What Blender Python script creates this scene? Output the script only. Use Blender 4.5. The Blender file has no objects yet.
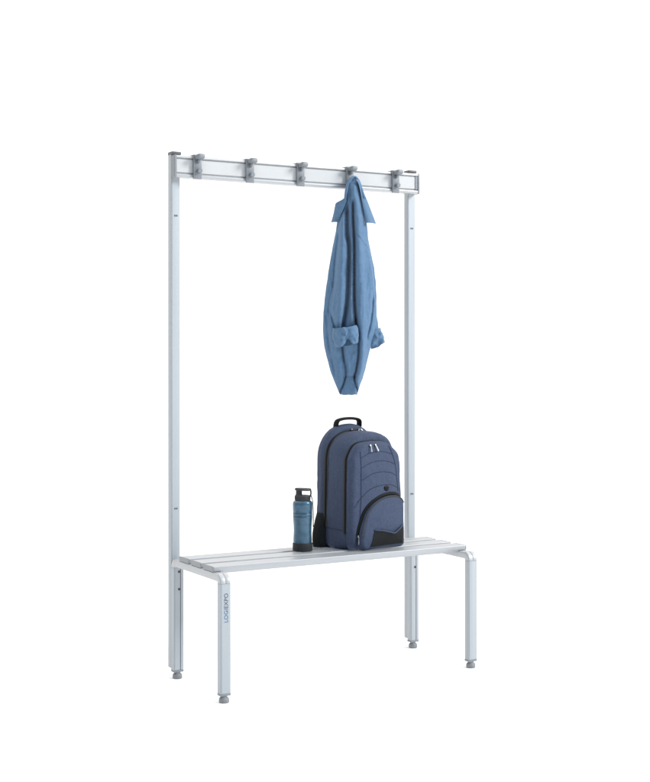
import bpy, bmesh, math, random
from mathutils import Vector, Matrix, noise
from mathutils.bvhtree import BVHTree

random.seed(4)
SC = bpy.context.scene
COL = SC.collection
PI = math.pi
YAW = 0.51929                      # bench length axis turns 29.75 degrees into the depth

# ------------------------------------------------------------------ materials
def mat(name, col, rough=.5, metal=0.0, spec=.5, vary=.06, vscale=30, bump=0.0, bscale=400,
        stretch=(1, 1, 1), rvary=.08, sheen=0.0, coat=0.0):
    m = bpy.data.materials.new(name); m.use_nodes = True
    nt = m.node_tree; N = nt.nodes; L = nt.links
    b = N['Principled BSDF']
    tc = N.new('ShaderNodeTexCoord'); mp = N.new('ShaderNodeMapping')
    mp.inputs['Scale'].default_value = stretch
    L.new(tc.outputs['Object'], mp.inputs['Vector'])
    n1 = N.new('ShaderNodeTexNoise'); n1.inputs['Scale'].default_value = vscale; n1.inputs['Detail'].default_value = 5
    L.new(mp.outputs[0], n1.inputs['Vector'])
    cr = N.new('ShaderNodeValToRGB')
    cr.color_ramp.elements[0].position = .3; cr.color_ramp.elements[1].position = .7
    cr.color_ramp.elements[0].color = [c*(1-vary) for c in col] + [1]
    cr.color_ramp.elements[1].color = [min(1, c*(1+vary)) for c in col] + [1]
    L.new(n1.outputs['Fac'], cr.inputs['Fac']); L.new(cr.outputs['Color'], b.inputs['Base Color'])
    mr = N.new('ShaderNodeMapRange')
    mr.inputs['To Min'].default_value = max(.03, rough-rvary); mr.inputs['To Max'].default_value = min(1, rough+rvary)
    L.new(n1.outputs['Fac'], mr.inputs['Value']); L.new(mr.outputs[0], b.inputs['Roughness'])
    b.inputs['Metallic'].default_value = metal
    b.inputs['Specular IOR Level'].default_value = spec
    b.inputs['Sheen Weight'].default_value = sheen
    b.inputs['Coat Weight'].default_value = coat
    if bump:
        n2 = N.new('ShaderNodeTexNoise'); n2.inputs['Scale'].default_value = bscale; n2.inputs['Detail'].default_value = 3
        L.new(mp.outputs[0], n2.inputs['Vector'])
        bp = N.new('ShaderNodeBump'); bp.inputs['Strength'].default_value = bump; bp.inputs['Distance'].default_value = .002
        L.new(n2.outputs['Fac'], bp.inputs['Height']); L.new(bp.outputs[0], b.inputs['Normal'])
    return m

ALU = (.378, .404, .428)
M = {
 'alu_v':  mat('anodised_aluminium_upright', ALU, .52, .3, vary=.05, vscale=60, bump=.05, bscale=500, stretch=(1, 1, .02)),
 'alu_x':  mat('anodised_aluminium_slat', (.39, .402, .418), .42, .35, vary=.05, vscale=60, bump=.05, bscale=500, stretch=(.02, 1, 1)),
 'alu_rail': mat('anodised_aluminium_rail', (.42, .428, .44), .36, .4, vary=.02, vscale=60, stretch=(.02, 1, 1)),
 'alu_y':  mat('painted_bench_frame', (.42, .427, .44), .42, .2, vary=.03, vscale=40, bump=.03, bscale=600),
 'panel':  mat('white_rail_panel', (.50, .503, .508), .35, 0, vary=.012, vscale=20),
 'hook':   mat('grey_hook_plastic', (.19, .205, .225), .45, 0, vary=.05, vscale=80, bump=.06, bscale=900),
 'cap':    mat('grey_cap_plastic', (.21, .222, .24), .5, 0, vary=.05, vscale=80, bump=.06, bscale=900),
 'darkcap': mat('dark_grey_cap_plastic', (.10, .105, .115), .5, 0, vary=.06, vscale=80),
 'endcap': mat('light_grey_end_cap', (.24, .25, .265), .5, 0, vary=.04, vscale=80),
 'foot':   mat('grey_foot_rubber', (.21, .215, .225), .55, 0, vary=.08, vscale=120),
 'steel':  mat('zinc_screw', (.16, .165, .175), .4, .5, vary=.05),
 'slot':   mat('dark_slot', (.06, .065, .075), .6, .2),
 'denim':  mat('blue_cotton', (.095, .170, .275), .9, 0, spec=.12, vary=.07, vscale=90, bump=.35, bscale=900, sheen=.12),
 'denim_shade': mat('blue_cotton_shaded', (.045, .09, .16), .9, 0, spec=.1, vary=.08, vscale=90, bump=.3, bscale=900),  # same cotton, darkened to paint the shade inside the cuffs
 'navy':   mat('navy_nylon', (.047, .063, .108), .66, 0, spec=.15, vary=.14, vscale=140, bump=.45, bscale=1100),
 'seam':   mat('navy_piping', (.014, .020, .052), .6, 0, spec=.2, vary=.05),
 'gusset': mat('olive_grey_tape', (.040, .043, .047), .8, 0, spec=.15, vary=.08, vscale=200),
 'zip':    mat('black_zip_tape', (.005, .005, .0055), .6, 0, spec=.15, vary=.15, vscale=300),
 'black':  mat('black_webbing', (.005, .005, .006), .7, 0, spec=.15, vary=.2, vscale=200, bump=.4, bscale=900),
 'mesh':   mat('black_mesh_fabric', (.017, .018, .019), .85, 0, spec=.12, vary=.25, vscale=700, bump=.5, bscale=1200),
 'emblem': mat('black_rubber_emblem', (.003, .003, .008), .4, 0, spec=.15),
 'pull':   mat('nickel_zip_pull', (.36, .36, .35), .3, 1.0),
 'bottle': mat('blue_bottle_lacquer', (.042, .100, .158), .32, .35, vary=.30, vscale=42, rvary=.12, bump=.06, bscale=300, coat=.2),
 'band':   mat('dark_blue_band', (.022, .06, .10), .35, .3),
 'lid':    mat('dark_grey_lid', (.042, .045, .047), .5, 0, spec=.25, vary=.08, vscale=90),
 'sleeve': mat('dark_rubber_base', (.026, .028, .030), .6, 0, spec=.2, vary=.1, vscale=90),
 'ink_blue': mat('blue_print', (.035, .12, .26), .5, 0, vary=.03),
 'ink_dark': mat('slate_print', (.045, .065, .12), .5, 0, vary=.03),
 'floor':  mat('white_studio_floor', (.93, .93, .93), .9, 0, spec=.1, vary=.004, vscale=2),
}

# ------------------------------------------------------------------ helpers
def link(name, bm, m, parent=None, angle=35, normals=True):
    if normals: bmesh.ops.recalc_face_normals(bm, faces=bm.faces)
    me = bpy.data.meshes.new(name); bm.to_mesh(me); bm.free()
    for p in me.polygons: p.use_smooth = True
    me.set_sharp_from_angle(angle=math.radians(angle))
    for k in (m if isinstance(m, (list, tuple)) else [m]): me.materials.append(k)
    o = bpy.data.objects.new(name, me); COL.objects.link(o)
    if parent: o.parent = parent
    return o

def thing(name, loc, rz, label, cat, group=None):
    o = bpy.data.objects.new(name, None); COL.objects.link(o)
    o.empty_display_size = .1
    o.location = loc; o.rotation_euler = (0, 0, rz)
    o['label'] = label; o['category'] = cat
    if group: o['group'] = group
    return o

def box(bm, x0, x1, y0, y1, z0, z1, bev=0.0, seg=2):
    t = bmesh.new()
    bmesh.ops.create_cube(t, size=1)
    for v in t.verts:
        v.co = Vector(((x0+x1)/2 + v.co.x*(x1-x0), (y0+y1)/2 + v.co.y*(y1-y0), (z0+z1)/2 + v.co.z*(z1-z0)))
    if bev: bmesh.ops.bevel(t, geom=list(t.edges), offset=bev, segments=seg, profile=.5, affect='EDGES')
    merge(bm, t)

def merge(bm, t, mtx=None):
    me = bpy.data.meshes.new('tmp'); t.to_mesh(me); t.free()
    if mtx: me.transform(mtx)
    bm.from_mesh(me); bpy.data.meshes.remove(me)

def loft(bm, rings, closed=True, cap=True):
    vr = [[bm.verts.new(p) for p in r] for r in rings]
    n = len(rings[0])
    for a, b in zip(vr, vr[1:]):
        for i in range(n if closed else n-1):
            j = (i+1) % n
            bm.faces.new((a[i], a[j], b[j], b[i]))
    if cap and closed:
        bm.faces.new(vr[0][::-1]); bm.faces.new(vr[-1])
    return vr

def lathe(bm, prof, cx=0, cy=0, n=40, cap=True):
    loft(bm, [[Vector((cx+r*math.cos(2*PI*i/n), cy+r*math.sin(2*PI*i/n), z)) for i in range(n)] for r, z in prof], True, cap)

def rrect(w, h, r, seg=3, notches=()):
    """rounded rectangle centred at 0, counter-clockwise; notches on the lower edge: (x, width, depth)"""
    pts = []
    a, b = w/2, h/2
    for cx, cy, a0 in ((a-r, b-r, 0), (-a+r, b-r, 90), (-a+r, -b+r, 180), (a-r, -b+r, 270)):
        if a0 == 270:
            for x, nw, nd in sorted(notches):
                pts += [(x-nw/2, -b), (x-nw/2, -b+nd), (x+nw/2, -b+nd), (x+nw/2, -b)]
        for k in range(seg+1):
            t = math.radians(a0+90*k/seg); pts.append((cx+r*math.cos(t), cy+r*math.sin(t)))
    return pts

def smooth_path(pts, n):
    """Catmull-Rom through pts, n samples"""
    P = [Vector(p) for p in pts]
    P = [2*P[0]-P[1]] + P + [2*P[-1]-P[-2]]
    segs = len(P)-3; out = []
    for k in range(n):
        t = k/(n-1)*segs; i = min(int(t), segs-1); f = t-i
        p0, p1, p2, p3 = P[i:i+4]
        out.append(.5*((2*p1)+(-p0+p2)*f+(2*p0-5*p1+4*p2-p3)*f*f+(-p0+3*p1-3*p2+p3)*f**3))
    return out

def tube(bm, pts, rx, ry=None, up=Vector((0, 1, 0)), n=8, taper=None):
    ry = ry or rx; rings = []
    for i, p in enumerate(pts):
        d = (pts[min(i+1, len(pts)-1)]-pts[max(i-1, 0)])
        if d.length < 1e-9: d = Vector((0, 0, 1))
        d.normalize()
        s = d.cross(up)
        if s.length < 1e-4: s = d.cross(Vector((1, 0, 0)))
        s.normalize(); u = s.cross(d)
        k = taper(i/(len(pts)-1)) if taper else 1
        rings.append([p+s*(rx*k*math.cos(2*PI*j/n))+u*(ry*k*math.sin(2*PI*j/n)) for j in range(n)])
    loft(bm, rings)

def interp(tab, y):
    if y <= tab[0][0]: return tab[0][1]
    for (a, b), (c, d) in zip(tab, tab[1:]):
        if y <= c:
            t = (y-a)/(c-a)
            return b+(d-b)*t
    return tab[-1][1]

def sinterp(tab, y):
    """smooth (Catmull-Rom like) interpolation of a table"""
    n = len(tab)
    if y <= tab[0][0]: return tab[0][1]
    if y >= tab[-1][0]: return tab[-1][1]
    for i in range(n-1):
        if y <= tab[i+1][0]:
            x0, v0 = tab[i]; x1, v1 = tab[i+1]; h = x1-x0; t = (y-x0)/h
            m0 = (v1-tab[i-1][1])/(x1-tab[i-1][0]) if i > 0 else (v1-v0)/h
            m1 = (tab[i+2][1]-v0)/(tab[i+2][0]-x0) if i+2 < n else (v1-v0)/h
            return (2*t**3-3*t*t+1)*v0+(t**3-2*t*t+t)*h*m0+(-2*t**3+3*t*t)*v1+(t**3-t*t)*h*m1

# ------------------------------------------------------------------ setting
bm = bmesh.new()
bmesh.ops.create_circle(bm, cap_ends=True, segments=96, radius=220)
fl = link('floor', bm, M['floor']); fl['kind'] = 'structure'

# ------------------------------------------------------------------ the cloakroom bench
bench = thing('cloakroom_bench', (0, 0, 0), 0,
              'aluminium cloakroom bench with slatted seat and tall frame carrying a rail of five grey hooks', 'bench')
A, W, T, D = .5, .0365, .0245, .197       # half length, leg width, leg depth, half depth of the frame
SEAT = .425

def leg(sx, front):
    x = sx*(A-W/2); y = (-D+T/2) if front else (D-T/2)
    bm = bmesh.new()
    ed = [(-W/2+.0036, .0012, .0016)]
    pr = rrect(W, T, .0024, 3, ed if front else ed+[(.0062, .0026, .007)])
    loft(bm, [[Vector((x+p, y+q, z)) for p, q in pr] for z in (.0303, .3784)])
    prc = rrect(W-.003, T-.003, .002, 2)
    loft(bm, [[Vector((x+p, y+q, z)) for p, q in prc] for z in (.3780, .3798)])
    l = link('leg', bm, M['alu_v'], bench)
    # plastic plug under the profile
    bm = bmesh.new(); box(bm, x-W/2-.0005, x+W/2+.0005, y-T/2-.0005, y+T/2+.0005, .0226, .0301, .002)
    link('end_plug', bm, M['cap'], l)
    # levelling foot
    bm = bmesh.new()
    lathe(bm, [(.0, .0004), (.0150, .0004), (.0163, .0018), (.0167, .0095), (.0162, .0125), (.0145, .0155), (.0115, .0175), (.0105, .0185), (.0105, .0225)], x, y, 32, False)
    link('levelling_foot', bm, M['foot'], l)
    if not front:
        for z in (.365, .3055):
            bm = bmesh.new()
            t = bmesh.new(); bmesh.ops.create_cone(t, cap_ends=True, segments=20, radius1=.0042, radius2=.0034, depth=.003)
            merge(bm, t, Matrix.Translation((x+.0015, y-T/2-.0014, z)) @ Matrix.Rotation(PI/2, 4, 'X'))
            box(bm, x+.0005, x+.0025, y-T/2-.0036, y-T/2-.0028, z-.003, z+.003)
            link('screw', bm, M['slot'], l)
    return l

legs = {}
for sx in (-1, 1):
    for fr in (True, False): legs[sx, fr] = leg(sx, fr)

# lettering printed up the front left leg
def lettering():
    out = []
    cu = bpy.data.curves.new('lettering', 'FONT'); cu.body = 'LOGIEXPO'; cu.size = 1; cu.space_character = 1.02
    o = bpy.data.objects.new('lettering_curve', cu); COL.objects.link(o)
    bpy.context.view_layer.update()
    dg = bpy.context.evaluated_depsgraph_get()
    me = bpy.data.meshes.new_from_object(o.evaluated_get(dg))
    cu2 = cu.copy(); cu2.body = 'LOGI'
    o.data = cu2; bpy.context.view_layer.update(); dg = bpy.context.evaluated_depsgraph_get()
    me2 = bpy.data.meshes.new_from_object(o.evaluated_get(dg))
    xs = [v.co.x for v in me.vertices]; ys = [v.co.y for v in me.vertices]
    split = (max(v.co.x for v in me2.vertices))+.02
    x0, x1, y0, y1 = min(xs), max(xs), min(ys), max(ys)
    bpy.data.objects.remove(o); bpy.data.curves.remove(cu); bpy.data.curves.remove(cu2); bpy.data.meshes.remove(me2)
    bm = bmesh.new(); bm.from_mesh(me); bpy.data.meshes.remove(me)
    ext = bmesh.ops.extrude_face_region(bm, geom=list(bm.faces))
    for v in [g for g in ext['geom'] if isinstance(g, bmesh.types.BMVert)]: v.co.z += .02
    for f in bm.faces: f.material_index = 0 if f.calc_center_median().x < split else 1
    for v in bm.verts:
        s = (v.co.x-x0)/(x1-x0); t = (v.co.y-y0)/(y1-y0); e = v.co.z
        v.co = Vector((-.4734-t*.0135, -D-.0002-e*.015, .2565+s*.0915))
    return link('lettering', bm, [M['ink_blue'], M['ink_dark']], legs[-1, True])
lettering()

# side rails with rounded corner brackets
RC = .0162                                  # centre-line radius of the corner
ZR = .39565                                # centre height of the side rail
def arc(front, n=10):
    s = -1 if front else 1
    yc = s*(D-T/2-RC); zc = ZR-RC
    return [(yc+s*RC*math.sin(PI/2*k/n), zc+RC*math.cos(PI/2*k/n), PI/2*k/n) for k in range(n+1)]
for sx in (-1, 1):
    x = sx*(A-W/2)
    bm = bmesh.new()
    ye = D-T/2-RC
    pr = rrect(W-.0006, .0239, .003, 3)
    loft(bm, [[Vector((x+p, y, ZR+q)) for p, q in pr] for y in (-ye-.0002, ye+.0002)])
    rail = link('side_rail', bm, M['alu_y'], bench)
    for front in (True, False):
        s = -1 if front else 1
        bm = bmesh.new()
        pr = rrect(W, T, .0032, 3)
        # two fine grooves along the outer face of the bracket
        rings = []
        for (y, z, a) in arc(front, 12):
            ring = []
            for p, q in pr:
                ring.append(Vector((x+p, y+s*q*math.sin(a), z+q*math.cos(a))))
            rings.append(ring)
        end = rings[-1]
        loft(bm, rings)
        # raised centre ridge pieces leave a groove in the middle of the bracket
        for off in (-.0089, .0089):
            pr2 = rrect(.0150, .0022, .001, 2); rr = []
            for (y, z, a) in arc(front, 12)[1:]:
                q0 = T/2+.0004
                rr.append([Vector((x+off+p, y+s*(q0+q)*math.sin(a), z+(q0+q)*math.cos(a))) for p, q in pr2])
            loft(bm, rr)
        link('corner_bracket', bm, M['alu_y'], rail)

# seat slats
def slat(yc):
    bm = bmesh.new()
    w, z0, z1, r = .0695, .4086, SEAT, .0020
    pr = rrect(w, z1-z0, r, 4)
    zc = (z0+z1)/2
    # shallow flutes on the top
    pts = []
    for p, q in pr: pts.append((p, q))
    top = []
    for k in range(24, -1, -1):
        p = -w/2+r+(w-2*r)*k/24
        dq = -.0007 if k in (8, 16) else 0
        top.append((p, (z1-z0)/2+dq))
    i = 4                                    # after the first corner comes the top edge
    prof = pts[:i]+top+pts[i+2:] if False else pts[:i+1]+top[1:-1]+pts[i+1:]
    L = .4945
    loft(bm, [[Vector((x, yc+p, zc+q)) for p, q in prof] for x in (-L, L)])
    # hanging lip along the front edge, between the side frames
    lp = [(yc-w/2+.0004, z0+.006), (yc-w/2+.0004, z0-.0035), (yc-w/2+.002, z0-.0062), (yc-w/2+.006, z0-.0062), (yc-w/2+.006, z0+.0005), (yc-w/2+.010, z0+.0005), (yc-w/2+.010, z0+.006)]
    loft(bm, [[Vector((x, y, z)) for y, z in lp] for x in (-.4632, .4632)])
    lp = [(2*yc-y, z) for y, z in lp][::-1]  # mirrored rear lip, added to block light and darken the slat gaps
    loft(bm, [[Vector((x, y, z)) for y, z in lp] for x in (-.4632, .4632)])
    s = link('slat', bm, M['alu_x'], bench)
    for sx in (-1, 1):
        bm = bmesh.new()
        pr2 = rrect(w+(.0085 if sx < 0 else .0008), z1-z0+.0008, .0042, 4)
        pr3 = rrect(w+(.0048 if sx < 0 else -.003), z1-z0-.003, .0034, 4)
        loft(bm, [[Vector((sx*xx, yc+p, zc+q)) for p, q in pp] for xx, pp in ((L, pr2), (L+.003, pr2), (L+.0048, pr3))])
        link('end_cap', bm, M['endcap'], s)
for yc in (-.101, -.004, .093): slat(yc)

# tall uprights behind the seat
PW, PT, PH = .0336, .0255, 1.79
for sx in (-1, 1):
    x = sx*(A-PW/2); yc = D+.0005+PT/2
    bm = bmesh.new()
    pr = rrect(PW, PT, .0022, 3, [(-PW/2+.0036, .0013, .0018)])
    loft(bm, [[Vector((x+p, yc+q, z)) for p, q in pr] for z in (.034, PH)])
    up = link('upright', bm, M['alu_v'], bench)
    bm = bmesh.new(); box(bm, x-PW/2-.001, x+PW/2+.001, yc-PT/2-.010, yc+PT/2+.001, PH+.0002, PH+.0105, .0022)
    link('top_cap', bm, M['darkcap'], up)
    for z in (1.582, .5785):
        for dx in (-.0035, .0035):
            bm = bmesh.new()
            t = bmesh.new(); bmesh.ops.create_cone(t, cap_ends=True, segments=16, radius1=.0032, radius2=.0026, depth=.002)
            merge(bm, t, Matrix.Translation((x+dx+.002, yc-PT/2-.0009, z)) @ Matrix.Rotation(PI/2, 4, 'X'))
            link('screw', bm, M['steel'], up)

# hook rail across the top
RF, RB, RZ0, RZ1, RL = .166, .1965, 1.7105, 1.7865, .4925
bm = bmesh.new()
prof = [(RB, RZ0), (RF+.006, RZ0), (RF+.0025, RZ0+.001), (RF+.0005, RZ0+.0035), (RF, RZ0+.007), (RF+.0005, RZ0+.0105), (RF+.003, RZ0+.0133),
        (RF+.0055, RZ0+.0145), (RF+.0075, RZ0+.0145), (RF+.0075, RZ1-.0098), (RF+.004, RZ1-.0098), (RF+.0012, RZ1-.0088), (RF, RZ1-.006), (RF+.0006, RZ1-.003),
        (RF+.0028, RZ1-.0008), (RF+.006, RZ1), (RB, RZ1)]
loft(bm, [[Vector((x, y, z)) for y, z in prof] for x in (-RL, RL)])
rail = link('hook_rail', bm, M['alu_rail'], bench, 30)
bm = bmesh.new(); box(bm, -RL+.0005, RL-.0005, RF+.0042, RF+.0073, RZ0+.0175, RZ1-.0135, .0006, 1)
link('rail_panel', bm, M['panel'], rail)
for sx in (-1, 1):
    bm = bmesh.new()
    pr = rrect(RB-RF+.001, RZ1-RZ0+.001, .006, 4)
    yc, zc = (RF+RB)/2-.0003, (RZ0+RZ1)/2
    pr3 = rrect(RB-RF-.003, RZ1-RZ0-.003, .005, 4)
    loft(bm, [[Vector((sx*xx, yc+p, zc+q)) for p, q in pp] for xx, pp in ((RL+.0001, pr), (RL+.006, pr), (RL+.0078, pr3))])
    link('end_cap', bm, M['cap'], rail)
    if sx < 0: continue
    bm = bmesh.new(); box(bm, sx*(RL-.0115), sx*(RL-.0004), RF+.0015, RF+.0042, RZ0+.0155, RZ1-.0108, .0006, 1)
    link('end_cap', bm, M['cap'], rail)

# hooks: clamp plate, long upper prong, short lower peg
def hook_mesh():
    bm = bmesh.new()
    y = RF-.0004
    box(bm, -.0142, .0155, y-.0040, y, RZ0-.003, RZ1+.002, .0012)                      # plate
    box(bm, -.0160, -.0130, y-.0085, y-.0002, RZ0-.0035, RZ1+.0005, .0012)             # side web
    box(bm, -.0142, .0155, y-.002, RB+.004, RZ1+.0006, RZ1+.0048, .0012)               # goes over the rail
    # upper prong: flat tongue leaving the top of the plate, curling up at its tip
    pr = rrect(.0285, .0165, .0058, 5); rings = []
    for yy, zz, sc in [(y, 1.7825, 1), (y-.012, 1.7822, 1), (y-.024, 1.7822, 1), (y-.029, 1.7828, .985), (y-.033, 1.7832, .93), (y-.0358, 1.7834, .80), (y-.0370, 1.7835, .6)]:
        rings.append([Vector((.0012+p*sc, yy, zz+q*sc)) for p, q in pr])
    loft(bm, rings)
    # rib below the prong
    loft(bm, [[Vector((.001+p, yy, zz+q)) for p, q in rrect(.008, h, .002, 2)] for yy, zz, h in ((y, 1.766, .016), (y-.016, 1.770, .008))])
    # lower peg
    pr = rrect(.0165, .0145, .0055, 5); rings = []
    for yy, zz, sc in [(y, 1.7335, .95), (y-.008, 1.7335, .95), (y-.0155, 1.7345, 1), (y-.0185, 1.735, .95), (y-.0200, 1.7352, .75)]:
        rings.append([Vector((.0035+p*sc, yy, zz+q*sc)) for p, q in pr])
    loft(bm, rings)
    return bm
HX = [-.4165, -.2155, -.0135, .192, .390]
h0 = link('hook', hook_mesh(), M['hook'], bench)
h0.location.x = HX[0]
for x in HX[1:]:
    c = h0.copy(); COL.objects.link(c); c.parent = bench; c.location.x = x

# ------------------------------------------------------------------ the blue jacket on the fourth hook
# local axes: x to the side, -y away from the rail, z up; 1 unit = 3.627 mm
K = .003627
jk = thing('jacket', (.1775, .1205, 1.7457), -YAW, 'blue cotton jacket with rolled sleeves hanging by its collar from a grey hook', 'jacket')
def J(x, y, v): return Vector(((x-352)*K, -v*K, (178-y)*K))    # x, y down, v towards the front

LEFT = [(178.8, 350.8), (181, 348.8), (186, 346.6), (194, 345.2), (201, 343.5), (210, 340), (220, 337.0), (232, 335.2), (248, 332), (263, 329.3), (285, 326.0), (305, 323.6), (328, 322.5), (345, 323.7), (360, 327.0), (374, 331.0), (392, 338.3), (394.5, 339.5)]
RIGHT = [(178.8, 354.6), (181, 356.3), (186, 358.5), (194, 360.5), (208, 363.6), (224, 366.4), (238, 367.6), (255, 370.8), (270, 373.8), (290, 375.6), (310, 376.0), (329, 375.6), (340, 372.6), (349, 369.6), (363, 366.2), (377, 362.6), (388, 358.4), (394.5, 356.6)]
DEPF = [(178.8, 1.0), (182, 1.8), (184.5, 4.5), (190, 8), (205, 10.5), (230, 12.5), (270, 14), (320, 14.5), (345, 12.5), (370, 9), (394.5, 6.0)]
DEPB = [(178.8, 1.5), (183, 3.5), (195, 7), (240, 10), (320, 11), (370, 8), (394.5, 5.5)]
# folds: path of (y, x), width, height (+ ridge, - groove); all modelled in the cloth
FOLDS = [
 ([(206, 352.6), (224, 352.8), (240, 353.4), (260, 353.6), (300, 353.6), (322, 355.2)], 1.3, -9.5, 8, 10),
 ([(212, 346.3), (234, 346.2), (248, 348.3), (274, 348.0), (304, 346.2), (326, 342.6)], 1.9, -10.0, 12, 10),
 ([(222, 357.5), (260, 359.0), (320, 361.5), (360, 361), (380, 357)], 4.5, 4.0, 20, 20),
 ([(230, 351), (270, 351.0), (320, 350.5)], 1.5, 2.0, 15, 10),
 ([(225, 342), (260, 341.5), (290, 340), (322, 338)], 4.0, 4.0, 15, 12),
 ([(240, 337.6), (261, 335.6), (286, 333.4), (311, 329.0)], 1.4, -3.4, 12, 6),
 ([(315, 330.4), (320, 332), (328, 334.5)], 1.6, -4.6, 8, 3),
 ([(200, 345.6), (212, 342), (226, 337.6)], 1.2, -3.5, 5, 6),
 ([(190, 359.2), (205, 361.6), (222, 364.6)], 1.2, -4.0, 6, 5),
 ([(185, 352.5), (196, 353), (206, 355)], 3.6, 2.6, 5, 8),
 ([(192, 349.4), (200, 349.6), (214, 350.0), (232, 350.2)], 1.3, -2.2, 5, 6),
 ([(246, 368.6), (262, 371.4), (280, 373.6), (296, 374.6)], 1.0, -3.5, 8, 6),
 ([(296, 372.5), (312, 371.2), (324, 369.4), (336, 366.5)], 1.2, -2.6, 8, 8),
 ([(322, 355.2), (332, 357.7), (353, 357.8), (367, 356.0), (376, 354.2)], 1.1, -5.0, 6, 6),
 ([(340, 341.0), (356, 342.8), (371, 345.6), (380, 343.8), (388, 341.0), (394, 338.6)], 1.1, -4.2, 8, 2),
 ([(374, 353.8), (381, 354.4), (389, 356.6), (394, 357.6)], 1.0, -4.2, 2, 2),
 ([(345, 336), (362, 338.5), (380, 340)], 3.0, 1.8, 8, 8),
 ([(344, 362.5), (360, 362), (378, 358.8)], 2.6, 1.8, 10, 8),
 ([(318, 326), (336, 327.4), (352, 330), (372, 334)], 1.6, -1.8, 12, 12),
]
# diagonal seam across the right front
def seam_d(x, y):
    # from (355.4, 235.7) to (367, 249.6)
    ax, ay, bx, by = 355.4, 235.7, 367.5, 250
    t = ((x-ax)*(bx-ax)+(y-ay)*(by-ay))/((bx-ax)**2+(by-ay)**2)
    t = max(0, min(1, t)); d = math.hypot(x-ax-t*(bx-ax), y-ay-t*(by-ay))
    return -1.1*math.exp(-(d/.8)**2)
def front_fold(x, y):
    s = 0
    for path, wd, hgt, f0, f1 in FOLDS:
        y0, y1 = path[0][0], path[-1][0]
        if y < y0-f0 or y > y1+f1: continue
        k = 1
        if y < y0: k = max(0, 1-(y0-y)/f0)
        elif y > y1: k = max(0, 1-(y-y1)/f1)
        k = k*k*(3-2*k)
        xc = sinterp(path, min(max(y, y0), y1))
        s += hgt*k*math.exp(-((x-xc)/wd)**2)
    s += seam_d(x, y)
    s += 1.0*(noise.noise(Vector((x*.13, y*.035, 3)))) + .45*noise.noise(Vector((x*.4, y*.10, 8))) + .30*noise.noise(Vector((x*.45, y*.45, 1))) + .9*noise.noise(Vector((x*.09+y*.05, y*.11-x*.06, 17)))
    # the sleeve lies over the front between the two left grooves
    if 236 < y < 330:
        a = sinterp([(236, 338), (261, 336), (286, 333.8), (311, 329.4), (330, 334)], y)
        if x < a: s -= 4.2*min(1, (y-236)/25)*min(1, (330-y)/14)*min(1, (a-x)/1.6)
    # button panel above the open hem
    if 344 < y < 376:
        a = sinterp([(344, 342), (360, 343.6), (376, 345.8)], y); b = sinterp([(344, 356.8), (367, 355.4), (376, 354)], y)
        if a < x < b: s += 1.6
    if y >= 376:
        a = sinterp([(376, 345), (388, 341.5), (395, 338.6)], y); b = sinterp([(376, 354), (388, 356.4), (395, 357.6)], y)
        if a < x < b: s -= 1.8
    return s
bm = bmesh.new()
NR, NT = 210, 360
rings = []
for i in range(NR+1):
    y = 178.8+(394.5-178.8)*i/NR
    xl, xr = sinterp(LEFT, y), sinterp(RIGHT, y)
    xl += .25*noise.noise(Vector((0, y*.12, 5))); xr += .35*noise.noise(Vector((9, y*.14, 5)))
    c, hw = (xl+xr)/2, (xr-xl)/2
    df, db = sinterp(DEPF, y), sinterp(DEPB, y)
    ring = []
    for j in range(NT):
        t = 2*PI*j/NT
        ct, st = math.cos(t), math.sin(t)
        # spread the samples evenly over the width
        x = c+hw*(abs(ct)**.75)*(1 if ct > 0 else -1)
        e = (1-min(1, abs((x-c)/hw))**2.4)**.5
        if st >= 0:
            v = df*e
            v += front_fold(x, y)*min(1, e*1.6)
        else:
            v = -db*e + 1.6*e*math.sin(x*.55+.02*y)+e*1.2*noise.noise(Vector((x*.15, y*.04, 31)))
        yy = y
        if i == NR: yy += .6*math.sin(x*.9)*.5
        ring.append(J(x, yy, v))
    rings.append(ring)
loft(bm, rings)
body = link('body', bm, M['denim'], jk, 60)

def cloth_patch(name, outline, vfun, thick, parent, m, sub=14):
    """a curved piece of cloth with thickness; outline = left and right border tables of (y, x)"""
    lt, rt = outline
    y0, y1 = lt[0][0], lt[-1][0]
    bm = bmesh.new()
    F, B = [], []
    for i in range(sub*2+1):
        y = y0+(y1-y0)*i/(sub*2)
        a, b = sinterp(lt, y), sinterp(rt, y)
        rf, rb = [], []
        for j in range(sub+1):
            s = j/sub; x = a+(b-a)*s
            yy = y
            v = vfun(s, (y-y0)/(y1-y0), x, y)
            rf.append(bm.verts.new(J(x, yy, v+thick/2))); rb.append(bm.verts.new(J(x, yy, v-thick/2)))
        F.append(rf); B.append(rb)
    n, mm = len(F), sub+1
    for i in range(n-1):
        for j in range(mm-1):
            bm.faces.new((F[i][j], F[i][j+1], F[i+1][j+1], F[i+1][j]))
            bm.faces.new((B[i][j], B[i+1][j], B[i+1][j+1], B[i][j+1]))
    for i in range(n-1):
        bm.faces.new((F[i][0], F[i+1][0], B[i+1][0], B[i][0])); bm.faces.new((F[i][-1], B[i][-1], B[i+1][-1], F[i+1][-1]))
    for j in range(mm-1):
        bm.faces.new((F[0][j], B[0][j], B[0][j+1], F[0][j+1])); bm.faces.new((F[-1][j], F[-1][j+1], B[-1][j+1], B[-1][j]))
    return link(name, bm, m, parent, 50)

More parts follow.
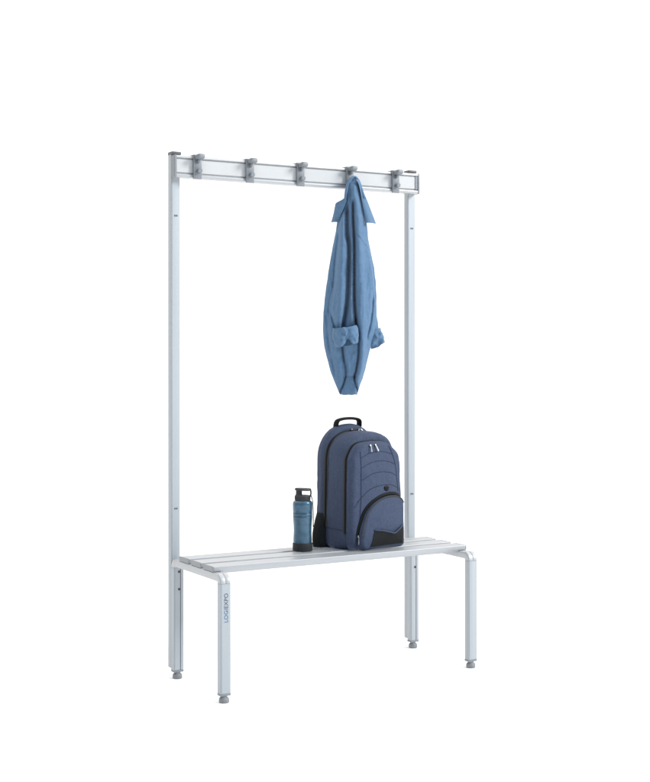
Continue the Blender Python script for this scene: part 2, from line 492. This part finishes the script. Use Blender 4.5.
# collar: the stand arches over the peg, a leaf falls to either side
col_pts = [(344.6, 203, 5), (345.6, 195, 5), (347.0, 187.5, 2.5), (349.4, 181.5, -1.5), (352.4, 178.2, -4), (355.4, 178.3, -4), (358, 182.5, -1.5), (360.6, 190, 2.5), (363.8, 200, 5)]
path = smooth_path([J(*p) for p in col_pts], 50)
bm = bmesh.new()
tube(bm, path, 2.0*K, 5.2*K, up=Vector((0, -1, 0)), n=18, taper=lambda t: .75+.25*math.sin(PI*t))
for v in bm.verts:
    v.co += Vector((noise.noise(v.co*90), noise.noise(v.co*90+Vector((5, 0, 0))), noise.noise(v.co*90+Vector((0, 7, 0)))))*.0012
collar = link('collar', bm, M['denim'], jk, 60)
cloth_patch('collar_leaf', ([(196, 345.2), (199.5, 342.5), (203.5, 335.6), (207, 334.4), (214, 333.0), (222.8, 330.6)],
                            [(196, 347.2), (199.5, 346.6), (203.5, 345.4), (207, 344.2), (214, 341.2), (222.8, 337.2)]),
            lambda s, t, x, y: 2.2+7.0*s+2.8*math.sin(s*3.6+.2)*t-2.0*t*t, 1.0, collar, M['denim'])
cloth_patch('collar_leaf', ([(180.5, 354.8), (184, 357.4), (191, 359.2), (203, 361.2), (214, 363.2), (224, 364.8)],
                            [(180.5, 357.6), (184, 360.2), (191, 362.6), (203, 367.4), (214, 371.6), (224, 375.4)]),
            lambda s, t, x, y: 9.0-5.5*s+3.2*math.sin(s*3.6+.3)*t-1.0*(1-t), 1.0, collar, M['denim'])

# rolled cuffs
def cuff(cx, cy, hw, hh, tilt, v0, dep, sag, seed):
    bm = bmesh.new(); n, rows = 72, 22; rings = []
    for i in range(rows+1):
        # go up the outside, over the top roll and back inside
        t = i/rows
        if t < .7:
            s = t/.7; yv = hh*(1-2*s)*(1-.06*math.sin(PI*s)); bulge = .80+.22*max(0, math.sin(PI*(.06+.88*s)))**.55
        else:
            s = (t-.7)/.3; yv = -hh+hh*1.2*s; bulge = .84-.22*math.sin(s*PI/2)
        ring = []
        for j in range(n):
            a = 2*PI*j/n
            x = hw*bulge*math.cos(a); v = dep*bulge*math.sin(a)
            yy = yv
            fr = max(0, math.sin(a))
            pinch = math.exp(-((x-1.5)/3.2)**2)*fr
            if t < .7: yy -= sag*pinch*(1-t/.7)*1.0
            if t < .7: yy += 1.0*(x/hw)**2*(t/.7)*-1.2
            if t < .7 and x > 0: yy -= 2.6*(x/hw)*(1-t/.7)
            crease = math.sin(math.atan2(yy-hh*.2, x-1.5)*7+seed)*fr*min(1, math.hypot(x-1.5, yy-hh*.2)/5)
            v += .75*crease
            v -= 4.5*pinch*max(0, 1-t*2.6)
            p = Vector((x*.16, yy*.16, v*.16+seed))
            x += .8*noise.noise(p*1.7); yy += .7*noise.noise(p*1.7+Vector((9, 3, 1))); v += 1.6*noise.noise(p*1.6+Vector((3, 9, 1)))
            v += .7*fr*math.sin(yy*.75+x*.30+seed)+.5*fr*math.sin(x*.9-yy*.4)
            X = cx+x*math.cos(tilt)-yy*math.sin(tilt); Y = cy+x*math.sin(tilt)+yy*math.cos(tilt)
            ring.append(J(X, Y, v0+v))
        rings.append(ring)
    loft(bm, rings, True, False)
    # turned-in lower lip
    return bm
def finish_cuff(args):
    bm = cuff(*args)
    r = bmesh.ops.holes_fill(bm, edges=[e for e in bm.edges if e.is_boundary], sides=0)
    for f in r['faces']: f.material_index = 1  # dark closing faces stand in for shade in the cuff opening
    return link('cuff', bm, [M['denim'], M['denim_shade']], jk, 60)
finish_cuff((345.0, 336.8, 12.8, 9.6, -.12, 17.0, 10.0, 7.0, 2.0))
finish_cuff((375.4, 338.8, 8.0, 8.4, -.32, -2.0, 6.5, 1.5, 7.0))
# back sleeve running down behind to the right cuff
path = smooth_path([J(364, 232, -2), J(368, 262, -3), J(370.6, 295, -3), J(372.6, 320, -2.5), J(375, 334, -2)], 40)
bm = bmesh.new(); tube(bm, path, 4.6*K, 6.5*K, up=Vector((0, -1, 0)), n=28, taper=lambda t: .55+.45*t)
for v in bm.verts:
    v.co += Vector((noise.noise(v.co*45), noise.noise(v.co*45+Vector((5, 0, 0))), 0))*.004
link('sleeve', bm, M['denim'], jk, 60)

# ------------------------------------------------------------------ the backpack
PKX, PKY, PROT = .190, -.029, math.radians(12)
pk = thing('backpack', (PKX, PKY-.006, SEAT+.0006), PROT, 'navy blue nylon backpack with black zips and rounded front pocket standing on the bench seat', 'backpack')
pk.scale = (1.03, 1.05, 1.026)
def arch(a, z_sh, z_top, ex, n=64, a_top=None, zb=0.0, rb=.018):
    """outline (x, z) from bottom left, over the arched top, to bottom right, closed along the bottom"""
    at = a_top or a; pts = []
    m = n//4
    for k in range(5):                       # bottom left corner
        t = k/4*PI/2; pts.append((-a+rb-rb*math.sin(t), zb+rb-rb*math.cos(t)))
    for k in range(1, m): 
        f = k/m; pts.append((-(a+(at-a)*f), zb+rb+(z_sh-zb-rb)*f))
    for k in range(n+1):
        t = PI-PI*k/n; c, s = math.cos(t), math.sin(t)
        pts.append((at*math.copysign(abs(c)**(2/ex), c), z_sh+(z_top-z_sh)*abs(s)**(2/ex)))
    for k in range(m-1, 0, -1):
        f = k/m; pts.append(((a+(at-a)*f), zb+rb+(z_sh-zb-rb)*f))
    for k in range(5):
        t = (1-k/4)*PI/2; pts.append((a-rb+rb*math.sin(t), zb+rb-rb*math.cos(t)))
    for k in range(1, 12): pts.append((a-rb-(2*a-2*rb)*k/12, zb))
    return pts
def slab(name, out, y0, y1, rf, rb, bulge, parent, m, seed, wr=.0022, side_bulge=.004, cz=.19):
    """soft slab: y0 front, y1 back, rounded front and back rims, front face bulging forward"""
    bm = bmesh.new()
    prof = []
    for k in range(6): t = k/5*PI/2; prof.append((y1-rb+rb*math.cos(t), rb*(1-math.sin(t))))
    ns = 10
    for k in range(1, ns): prof.append((y1-rb+(y0+rf-y1+rb)*k/ns, -side_bulge*math.sin(PI*k/ns)))
    for k in range(7): t = k/6*PI/2; prof.append((y0+rf-rf*math.sin(t), rf*(1-math.cos(t))))
    cx = 0
    def inset(p, d):
        v = Vector((p[0]-cx, p[1]-cz)); L = v.length
        return (cx+v.x*(1-d/L), cz+v.y*(1-d/L))
    rings = []
    for y, d in prof: rings.append([Vector((q[0], y, q[1])) for q in (inset(p, d) for p in out)])
    nf = 14
    last = prof[-1][1]
    for k in range(1, nf+1):
        f = k/nf
        ring = []
        for p in out:
            q = inset(p, last)
            s = 1-f*.985
            ring.append(Vector((cx+(q[0]-cx)*s, y0-bulge*(1-s*s), cz+(q[1]-cz)*s)))
        rings.append(ring)
    for r in rings:
        for p in r:
            n = noise.noise_vector(Vector((p.x*22+seed, p.y*22, p.z*16)))+.5*noise.noise_vector(Vector((p.x*60+seed, p.y*60, p.z*40)))
            k = min(1, max(0, p.z/.02))
            p += Vector((n.x*wr, n.y*wr, n.z*wr*.5*k))
    loft(bm, rings)
    return link(name, bm, m, parent, 60)

AW = .1215
back_out = arch(AW, .285, .416, 2.35, a_top=.119)
mid_out = arch(AW+.001, .285, .392, 2.5, a_top=.116)
def outline_from(pts, rb=.016, zb=0.0, n=150):
    p = [(v.x, v.z) for v in smooth_path([(a, 0, b) for a, b in pts], n)]
    (xa, za), (xb, zb2) = p[0], p[-1]
    return p + [(xb+(xa-xb)*k/14, zb) for k in range(1, 14)]
front_out = outline_from([(-.105, .0), (-.117, .006), (-.1215, .03), (-.1215, .12), (-.1205, .22), (-.1190, .292), (-.1155, .312), (-.104, .332), (-.088, .350), (-.066, .3585), (-.03, .3615), (.01, .3615), (.042, .359), (.062, .352), (.085, .337), (.100, .322), (.1085, .300), (.1115, .26), (.1165, .16), (.121, .06), (.1215, .03), (.116, .006), (.104, .0)])
backl = slab('back_compartment', back_out, .130, .192, .012, .026, 0.002, pk, M['navy'], 1.3)
midl = slab('main_compartment', mid_out, .030, .140, .016, .010, .004, pk, M['navy'], 5.1, wr=.003, side_bulge=.006)
frontl = slab('front_pocket', front_out, -.004, .036, .020, .008, .014, pk, M['navy'], 9.4)
pock_out = outline_from([(-.088, 0), (-.097, .004), (-.1, .02), (-.098, .055), (-.090, .090), (-.073, .127), (-.044, .156), (-.006, .174), (.035, .1795), (.070, .177), (.091, .167), (.0995, .148), (.102, .10), (.103, .03), (.101, .006), (.092, 0)])
lowl = slab('lower_pocket', pock_out, -.030, .012, .017, .004, .010, pk, M['navy'], 3.7, wr=.0016, side_bulge=.001, cz=.075)

def bvh_of(o):
    b = bmesh.new(); b.from_mesh(o.data); t = BVHTree.FromBMesh(b); b.free(); return t
BV = {o.name: bvh_of(o) for o in (frontl, lowl, midl, backl)}
def drape(pts, names, off=0.0, ystart=-.3):
    out = []
    for x, z in pts:
        best = None
        for nm in names:
            h = BV[nm].ray_cast(Vector((x, ystart, z)), Vector((0, 1, 0)))
            if h[0] is not None and (best is None or h[0].y < best): best = h[0].y
        if best is not None: out.append(Vector((x, best-off, z)))
    return out
def curve2(pts, n=60): return [(p.x, p.z) for p in smooth_path([(a, 0, b) for a, b in pts], n)]

# piping and quilted lines on the front pocket
seams = [
 [(-.0862, .333), (-.088, .27), (-.087, .19), (-.092, .12), (-.108, .03)],
 [(.050, .348), (.068, .30), (.080, .25), (.089, .19)],
 [(-.086, .312), (-.05, .326), (-.005, .331), (.035, .326), (.060, .318)],
 [(-.086, .278), (-.05, .293), (-.005, .299), (.040, .294), (.074, .282)],
 [(-.086, .236), (-.05, .254), (-.005, .261), (.045, .256), (.082, .242)],
 [(-.112, .145), (-.088, .176), (-.05, .205), (.0, .216), (.05, .213), (.092, .198)],
]
for i, s in enumerate(seams):
    bm = bmesh.new(); d = drape(curve2(s), [frontl.name], .0002)
    tube(bm, d,   .0016 if i < 2 else .0011, .0012 if i < 2 else .0009, n=6)
    link('piping' if i < 2 else 'quilted_seam', bm, M['seam'], frontl, 60)

def zip_line(path, w, d, parent, gus=True, nrm=Vector((0, 1, 0))):
    bm = bmesh.new(); tube(bm, path, w, d, up=nrm, n=10); z = link('zip', bm, M['zip'], parent, 60)
    return z
def outline_path(out, y, lo_l, lo_r, grow):
    """follow an outline from the left side at height lo_l over the top to the right side at lo_r"""
    top = [p for p in out if True]
    iL = max(i for i, p in enumerate(out[:len(out)//2]) if p[1] <= lo_l) if lo_l > 0 else 4
    pts = out[iL:]
    res = []
    for p in pts:
        if p[0] > 0 and p[1] < lo_r: break
        v = Vector((p[0], p[1]-.19)); L = v.length; v *= (1+grow/L)
        res.append(Vector((v.x, y, v.y+.19)))
    return res
# gusset tapes and zips between the compartments
for out, y, lo, par, g in ((mid_out, .1335, .072, midl, -.0006), (front_out, .0335, .066, frontl, -.001)):
    p = outline_path(out, y, lo, .10, g+.0008)
    bm = bmesh.new(); tube(bm, p, .0044, .0120, up=Vector((0, 1, 0)), n=12); link('gusset', bm, M['gusset'], par, 60)
    p2 = [q+Vector((0, -.002, 0)) for q in outline_path(out, y, lo, .10, g+.0034)]
    bm = bmesh.new(); tube(bm, p2, .0036, .0056, up=Vector((0, 1, 0)), n=10); link('zip', bm, M['zip'], par, 60)
# zip around the lower pocket
pp = curve2([(-.1035, .050), (-.100, .066), (-.0935, .092), (-.076, .131), (-.046, .160), (-.006, .1785), (.035, .184), (.070, .1815), (.092, .1725), (.1005, .157)], 70)
path = []
for x, z in pp:
    d = drape([(x, z)], [frontl.name, lowl.name], .0)
    if d: path.append(d[0]+Vector((0, -.001, 0)))
path = [sum((path[min(max(i+k, 0), len(path)-1)] for k in (-2, -1, 0, 1, 2)), Vector())/5 for i in range(len(path))]
bm = bmesh.new(); tube(bm, path, .0058, .0034, n=10); link('zip', bm, M['zip'], lowl, 60)
path2 = []
for x, z in pp:
    d = drape([(x*.925, .03+(z-.03)*.93)], [frontl.name, lowl.name], .0)
    if d: path2.append(d[0]+Vector((0, -.0002, 0)))
path2 = [sum((path2[min(max(i+k, 0), len(path2)-1)] for k in (-2, -1, 0, 1, 2)), Vector())/5 for i in range(len(path2))]
bm = bmesh.new(); tube(bm, path2, .0042, .0014, n=8); link('gusset', bm, M['gusset'], lowl, 60)
zp0 = path[0]

# black mesh panel with a vee-shaped trimmed top on the lower pocket
TOPE = [(-.052, .068), (-.02, .064), (.010, .057), (.030, .0525), (.048, .058), (.070, .067), (.092, .075)]
def tz(x): return sinterp([(a, b) for a, b in TOPE], x)
bm = bmesh.new(); gridF, gridB = [], []
nx, nz = 40, 16
for i in range(nx+1):
    rf, rb = [], []
    for j in range(nz+1):
        f = j/nz
        x0 = -.068+(.016)*f; x1 = .086+.002*f
        x = x0+(x1-x0)*i/nx
        z = .012+(tz(x)-.012)*f
        d = drape([(x, z)], [lowl.name], 0)
        y = d[0].y if d else -.02
        lift = .0022+.0075*f**2*math.sin(PI*i/nx)
        rf.append(bm.verts.new((x, y-lift, z))); rb.append(bm.verts.new((x, y-lift+.0018, z)))
    gridF.append(rf); gridB.append(rb)
for i in range(nx):
    for j in range(nz):
        bm.faces.new((gridF[i][j], gridF[i+1][j], gridF[i+1][j+1], gridF[i][j+1]))
        bm.faces.new((gridB[i][j], gridB[i][j+1], gridB[i+1][j+1], gridB[i+1][j]))
for i in range(nx):
    bm.faces.new((gridF[i][-1], gridF[i+1][-1], gridB[i+1][-1], gridB[i][-1])); bm.faces.new((gridF[i][0], gridB[i][0], gridB[i+1][0], gridF[i+1][0]))
for j in range(nz):
    bm.faces.new((gridF[0][j], gridF[0][j+1], gridB[0][j+1], gridB[0][j])); bm.faces.new((gridF[-1][j], gridB[-1][j], gridB[-1][j+1], gridF[-1][j+1]))
trim = [gridF[i][-1].co.copy() for i in range(nx+1)]
mp = link('mesh_panel', bm, M['mesh'], lowl, 60)
bm = bmesh.new(); tube(bm, trim, .0024, .0022, n=8); link('trim', bm, M['navy'], mp, 60)

# oval emblem
bm = bmesh.new()
c = drape([(.022, .2035)], [frontl.name], 0)[0]
t = bmesh.new(); bmesh.ops.create_uvsphere(t, u_segments=28, v_segments=14, radius=1)
merge(bm, t, Matrix.Translation(c) @ Matrix.Rotation(.15, 4, 'Y') @ Matrix.Diagonal((.0135, .004, .0098, 1)))
link('emblem', bm, M['emblem'], frontl, 60)

# carrying handle
hp = smooth_path([(-.048, .160, .402), (-.049, .158, .418), (-.043, .156, .431), (-.022, .155, .4365), (.006, .155, .438), (.034, .155, .4365), (.056, .156, .431), (.062, .158, .418), (.061, .160, .398)], 60)
bm = bmesh.new(); tube(bm, hp, .0050, .0125, up=Vector((0, 1, 0)), n=14); link('handle', bm, M['black'], pk, 60)
# zip pulls
def pull(p, ang, parent, L=.016, lean=0):
    bm = bmesh.new()
    box(bm, -.0032, .0032, -.0030, .0026, -.0045, .0045, .0014)
    box(bm, -.0022, .0022, -.0046, -.0030, -.0055-L*.45, -.002, .0006, 1)
    t = bmesh.new(); box(t, -.0027, .0027, -.0054, -.0034, -.0050-L, -.0048-L*.4, .0008, 1); merge(bm, t)
    bm.transform(Matrix.Translation(p) @ Matrix.Rotation(ang, 4, 'Y') @ Matrix.Rotation(lean, 4, 'X'))
    link('zip_pull', bm, M['pull'], parent, 40)
fz = outline_path(front_out, .0335, .066, .10, .0012)
def at_x(path, x): return min(path, key=lambda p: abs(p.x-x) + (1 if p.z < .3 else 0))
for x, a in ((-.042, .12), (-.018, -.28)): pull(drape([(x, .3515)], [frontl.name], .0035)[0], a, frontl, .017, -.25)
mz = outline_path(mid_out, .1335, .072, .10, .0016)
for x, a in ((.004, 1.5), (.030, 1.2), (.046, -.6)): pull(at_x(mz, x)+Vector((0, -.004, .0075)), a, midl, .013, -.5)
pull(zp0+Vector((.0005, -.004, -.003)), .08, lowl, .022)

# black pocket bulging from the lower left side, and the small strap tab at the right
bm = bmesh.new(); rings = []
for k in range(25):
    f = k/24; z = .006+.108*f
    ring = []
    for j in range(30):
        a = 2*PI*j/30
        wob = 1+.06*noise.noise(Vector((math.cos(a)*2, math.sin(a)*2, z*30)))
        ry = .030*(1-.25*f)*wob; rx = (.034 if math.cos(a) < 0 else .012)*(math.sin(PI*min(.995, .36+f*.56))**.9+.04)*wob
        ring.append(Vector((-.116+rx*math.cos(a), .158+ry*math.sin(a), z+.01*math.cos(a)*(1-f))))
    rings.append(ring)
loft(bm, rings); link('side_pocket', bm, M['mesh'], pk, 60)
bm = bmesh.new(); box(bm, .116, .130, .030, .042, .010, .050, .003)
for v in bm.verts: v.co.x -= (v.co.z-.01)*.25
link('strap_tab', bm, M['navy'], pk, 60)
# seam across the side at the foot of the zips
side = [(-AW-.006+.0, .125, .068), (-AW-.0075, .10, .067), (-AW-.0085, .075, .066), (-AW-.0065, .045, .064)]
bm = bmesh.new(); 
sp = []
for p in smooth_path(side, 24):
    h = BV[midl.name].ray_cast(Vector((-.3, p.y, p.z)), Vector((1, 0, 0)))
    if h[0] is not None: sp.append(h[0]+Vector((-.0002, 0, 0)))
tube(bm, sp, .0010, .0010, n=6); link('quilted_seam', bm, M['seam'], midl, 60)

# ------------------------------------------------------------------ the water bottle
bt = thing('water_bottle', (-.0745, .0375, SEAT+.0004), -.45, 'slim blue water bottle with dark grey cap and base standing on the bench seat', 'bottle')
bm = bmesh.new()
lathe(bm, [(0, .0), (.0325, .0), (.0345, .002), (.0348, .012), (.0345, .026), (.0338, .0275), (.0, .0275)], n=48, cap=False)
link('base_sleeve', bm, M['sleeve'], bt)
prof = [(0, .0278), (.0322, .0278), (.0326, .034), (.0322, .046), (.0315, .058), (.0311, .070), (.0314, .084), (.0322, .097), (.0332, .109), (.0337, .116), (.0338, .1185),
        (.0331, .1195), (.0331, .1218), (.0338, .1228), (.0338, .1295), (.0331, .1305), (.0331, .1330), (.0339, .1340), (.0342, .146), (.0344, .158), (.0342, .164), (.0330, .1690), (.0300, .1725), (.0265, .1745), (0, .1745)]
bm = bmesh.new(); lathe(bm, prof, n=64, cap=False)
bb = link('bottle_body', bm, M['bottle'], bt, 40)
for z in (.1207, .1318):
    bm = bmesh.new(); lathe(bm, [(.0300, z-.0010), (.0335, z-.0010), (.0335, z+.0010), (.0300, z+.0010)], n=64, cap=False); link('band', bm, M['band'], bb, 40)
bm = bmesh.new()
lathe(bm, [(0, .1742), (.0250, .1742), (.0268, .1755), (.0270, .1895), (.0258, .1915), (.0220, .1925), (0, .1930)], n=48, cap=False)
for k in range(40):                               # grip ribs round the screw cap
    a = 2*PI*k/40; t = bmesh.new(); box(t, -.0008, .0008, -.0008, .0008, .1765, .1895)
    merge(bm, t, Matrix.Rotation(a, 4, 'Z') @ Matrix.Translation((.0270, 0, 0)))
lid = link('cap', bm, M['lid'], bt, 40)
# flat lid plate with a carrying loop at the right
pts = []
bm = bmesh.new()
n = 44
def stad(rx, ry, ox=0): return [Vector((ox+rx*math.cos(2*PI*i/n), ry*math.sin(2*PI*i/n), 0)) for i in range(n)]
rr = []
for z, k in ((.2085, .95), (.2098, 1), (.2140, 1.0), (.2165, .93)):
    rr.append([p*k+Vector((.0018, 0, z)) for p in stad(.0288, .0205)])
for r in rr:
    for p in r: p.z += -.0012*((p.x)/.029)
loft(bm, rr)
lathe(bm, [(.0135, .1925), (.0125, .1935), (.0108, .1960), (.0108, .2095)], -.0125, 0, 28)
link('lid_plate', bm, M['lid'], lid, 40)
bm = bmesh.new()
tube(bm, smooth_path([(.026, 0, .2105), (.0285, 0, .207), (.0292, 0, .200), (.0285, 0, .194), (.0255, 0, .1865), (.0245, 0, .1800)], 24), .0028, .0075, up=Vector((0, 1, 0)), n=12)
link('carrying_loop', bm, M['lid'], lid, 60)
bm = bmesh.new()
tube(bm, smooth_path([(.0290, -.004, .194), (.0355, -.005, .170), (.0372, -.003, .140), (.0376, -.002, .108), (.0372, -.0005, .085), (.0366, .0006, .083), (.0366, .0012, .10), (.0365, .002, .14), (.0352, .003, .170), (.0280, .003, .193)], 60), .0012, .0012, n=6)
link('cord', bm, M['black'], lid, 60)

# ------------------------------------------------------------------ light
w = bpy.data.worlds.new('World'); SC.world = w; w.use_nodes = True
nt = w.node_tree; N = nt.nodes; L = nt.links
bg = N['Background']
tc = N.new('ShaderNodeTexCoord')
def dot_ramp(vec, stops):
    vm = N.new('ShaderNodeVectorMath'); vm.operation = 'DOT_PRODUCT'; vm.inputs[1].default_value = vec
    L.new(tc.outputs['Generated'], vm.inputs[0])
    mr = N.new('ShaderNodeMapRange'); mr.inputs['From Min'].default_value = -1; L.new(vm.outputs['Value'], mr.inputs['Value'])
    cr = N.new('ShaderNodeValToRGB'); e = cr.color_ramp.elements
    for k, (p, c) in enumerate(stops):
        if k < 2: el = e[k]; el.position = p
        else: el = e.new(p)
        el.color = (*c, 1)
    L.new(mr.outputs[0], cr.inputs['Fac'])
    return cr
# softbox studio: white cyclorama behind the bench, darker room behind the camera, brightest overhead
back = dot_ramp(Vector((math.sin(YAW), math.cos(YAW), 0)), [(.36, (.25, .29, .325)), (.70, (1, 1, 1))])
top = dot_ramp(Vector((0, 0, 1)), [(.5, (0, 0, 0)), (.99, (1, 1, 1)), (.70, (.12, .12, .12))])
mx = N.new('ShaderNodeMix'); mx.data_type = 'RGBA'; mx.blend_type = 'ADD'; mx.inputs['Factor'].default_value = 1
sc2 = N.new('ShaderNodeVectorMath'); sc2.operation = 'SCALE'; sc2.inputs['Scale'].default_value = 1.05
L.new(top.outputs[0], sc2.inputs[0])
L.new(back.outputs[0], mx.inputs['A']); L.new(sc2.outputs[0], mx.inputs['B'])
mx.clamp_result = False
# the room in front of the bench is a little cooler than the sides
cool = dot_ramp(Vector((.05, -1, 0)).normalized(), [(.60, (1.16, 1.12, 1.08)), (.92, (.74, 1.0, 1.20))])
m2 = N.new('ShaderNodeMix'); m2.data_type = 'RGBA'; m2.blend_type = 'MULTIPLY'; m2.inputs['Factor'].default_value = 1
L.new(mx.outputs['Result'], m2.inputs['A']); L.new(cool.outputs[0], m2.inputs['B']); m2.clamp_result = False
L.new(m2.outputs['Result'], bg.inputs['Color'])
bg.inputs['Strength'].default_value = 1.08

def area(name, loc, target, size, power, col=(1, 1, 1)):
    la = bpy.data.lights.new(name, 'AREA'); la.shape = 'RECTANGLE'; la.size = size[0]; la.size_y = size[1]; la.energy = power; la.color = col
    o = bpy.data.objects.new(name, la); COL.objects.link(o); o.location = loc
    o.rotation_euler = (Vector(target)-Vector(loc)).to_track_quat('-Z', 'Y').to_euler()
area('softbox_key', (6.5, -6.0, 6.0), (.0, 0, .8), (2.8, 2.8), 880, (1, .99, .97))

# ------------------------------------------------------------------ camera
cam = bpy.data.cameras.new('Camera'); co = bpy.data.objects.new('Camera', cam); COL.objects.link(co)
co.location = (-2.33541, -4.07491, 1.11317)
co.rotation_euler = (PI/2, 0, -YAW)
cam.sensor_fit = 'HORIZONTAL'; cam.sensor_width = 36
cam.lens = 1351.18/650*36
cam.shift_y = -(391-352.45)/650
cam.clip_end = 1000
SC.camera = co
SC.view_settings.view_transform = 'Standard'; SC.view_settings.look = 'None'
SC.view_settings.exposure = 0; SC.view_settings.gamma = 1
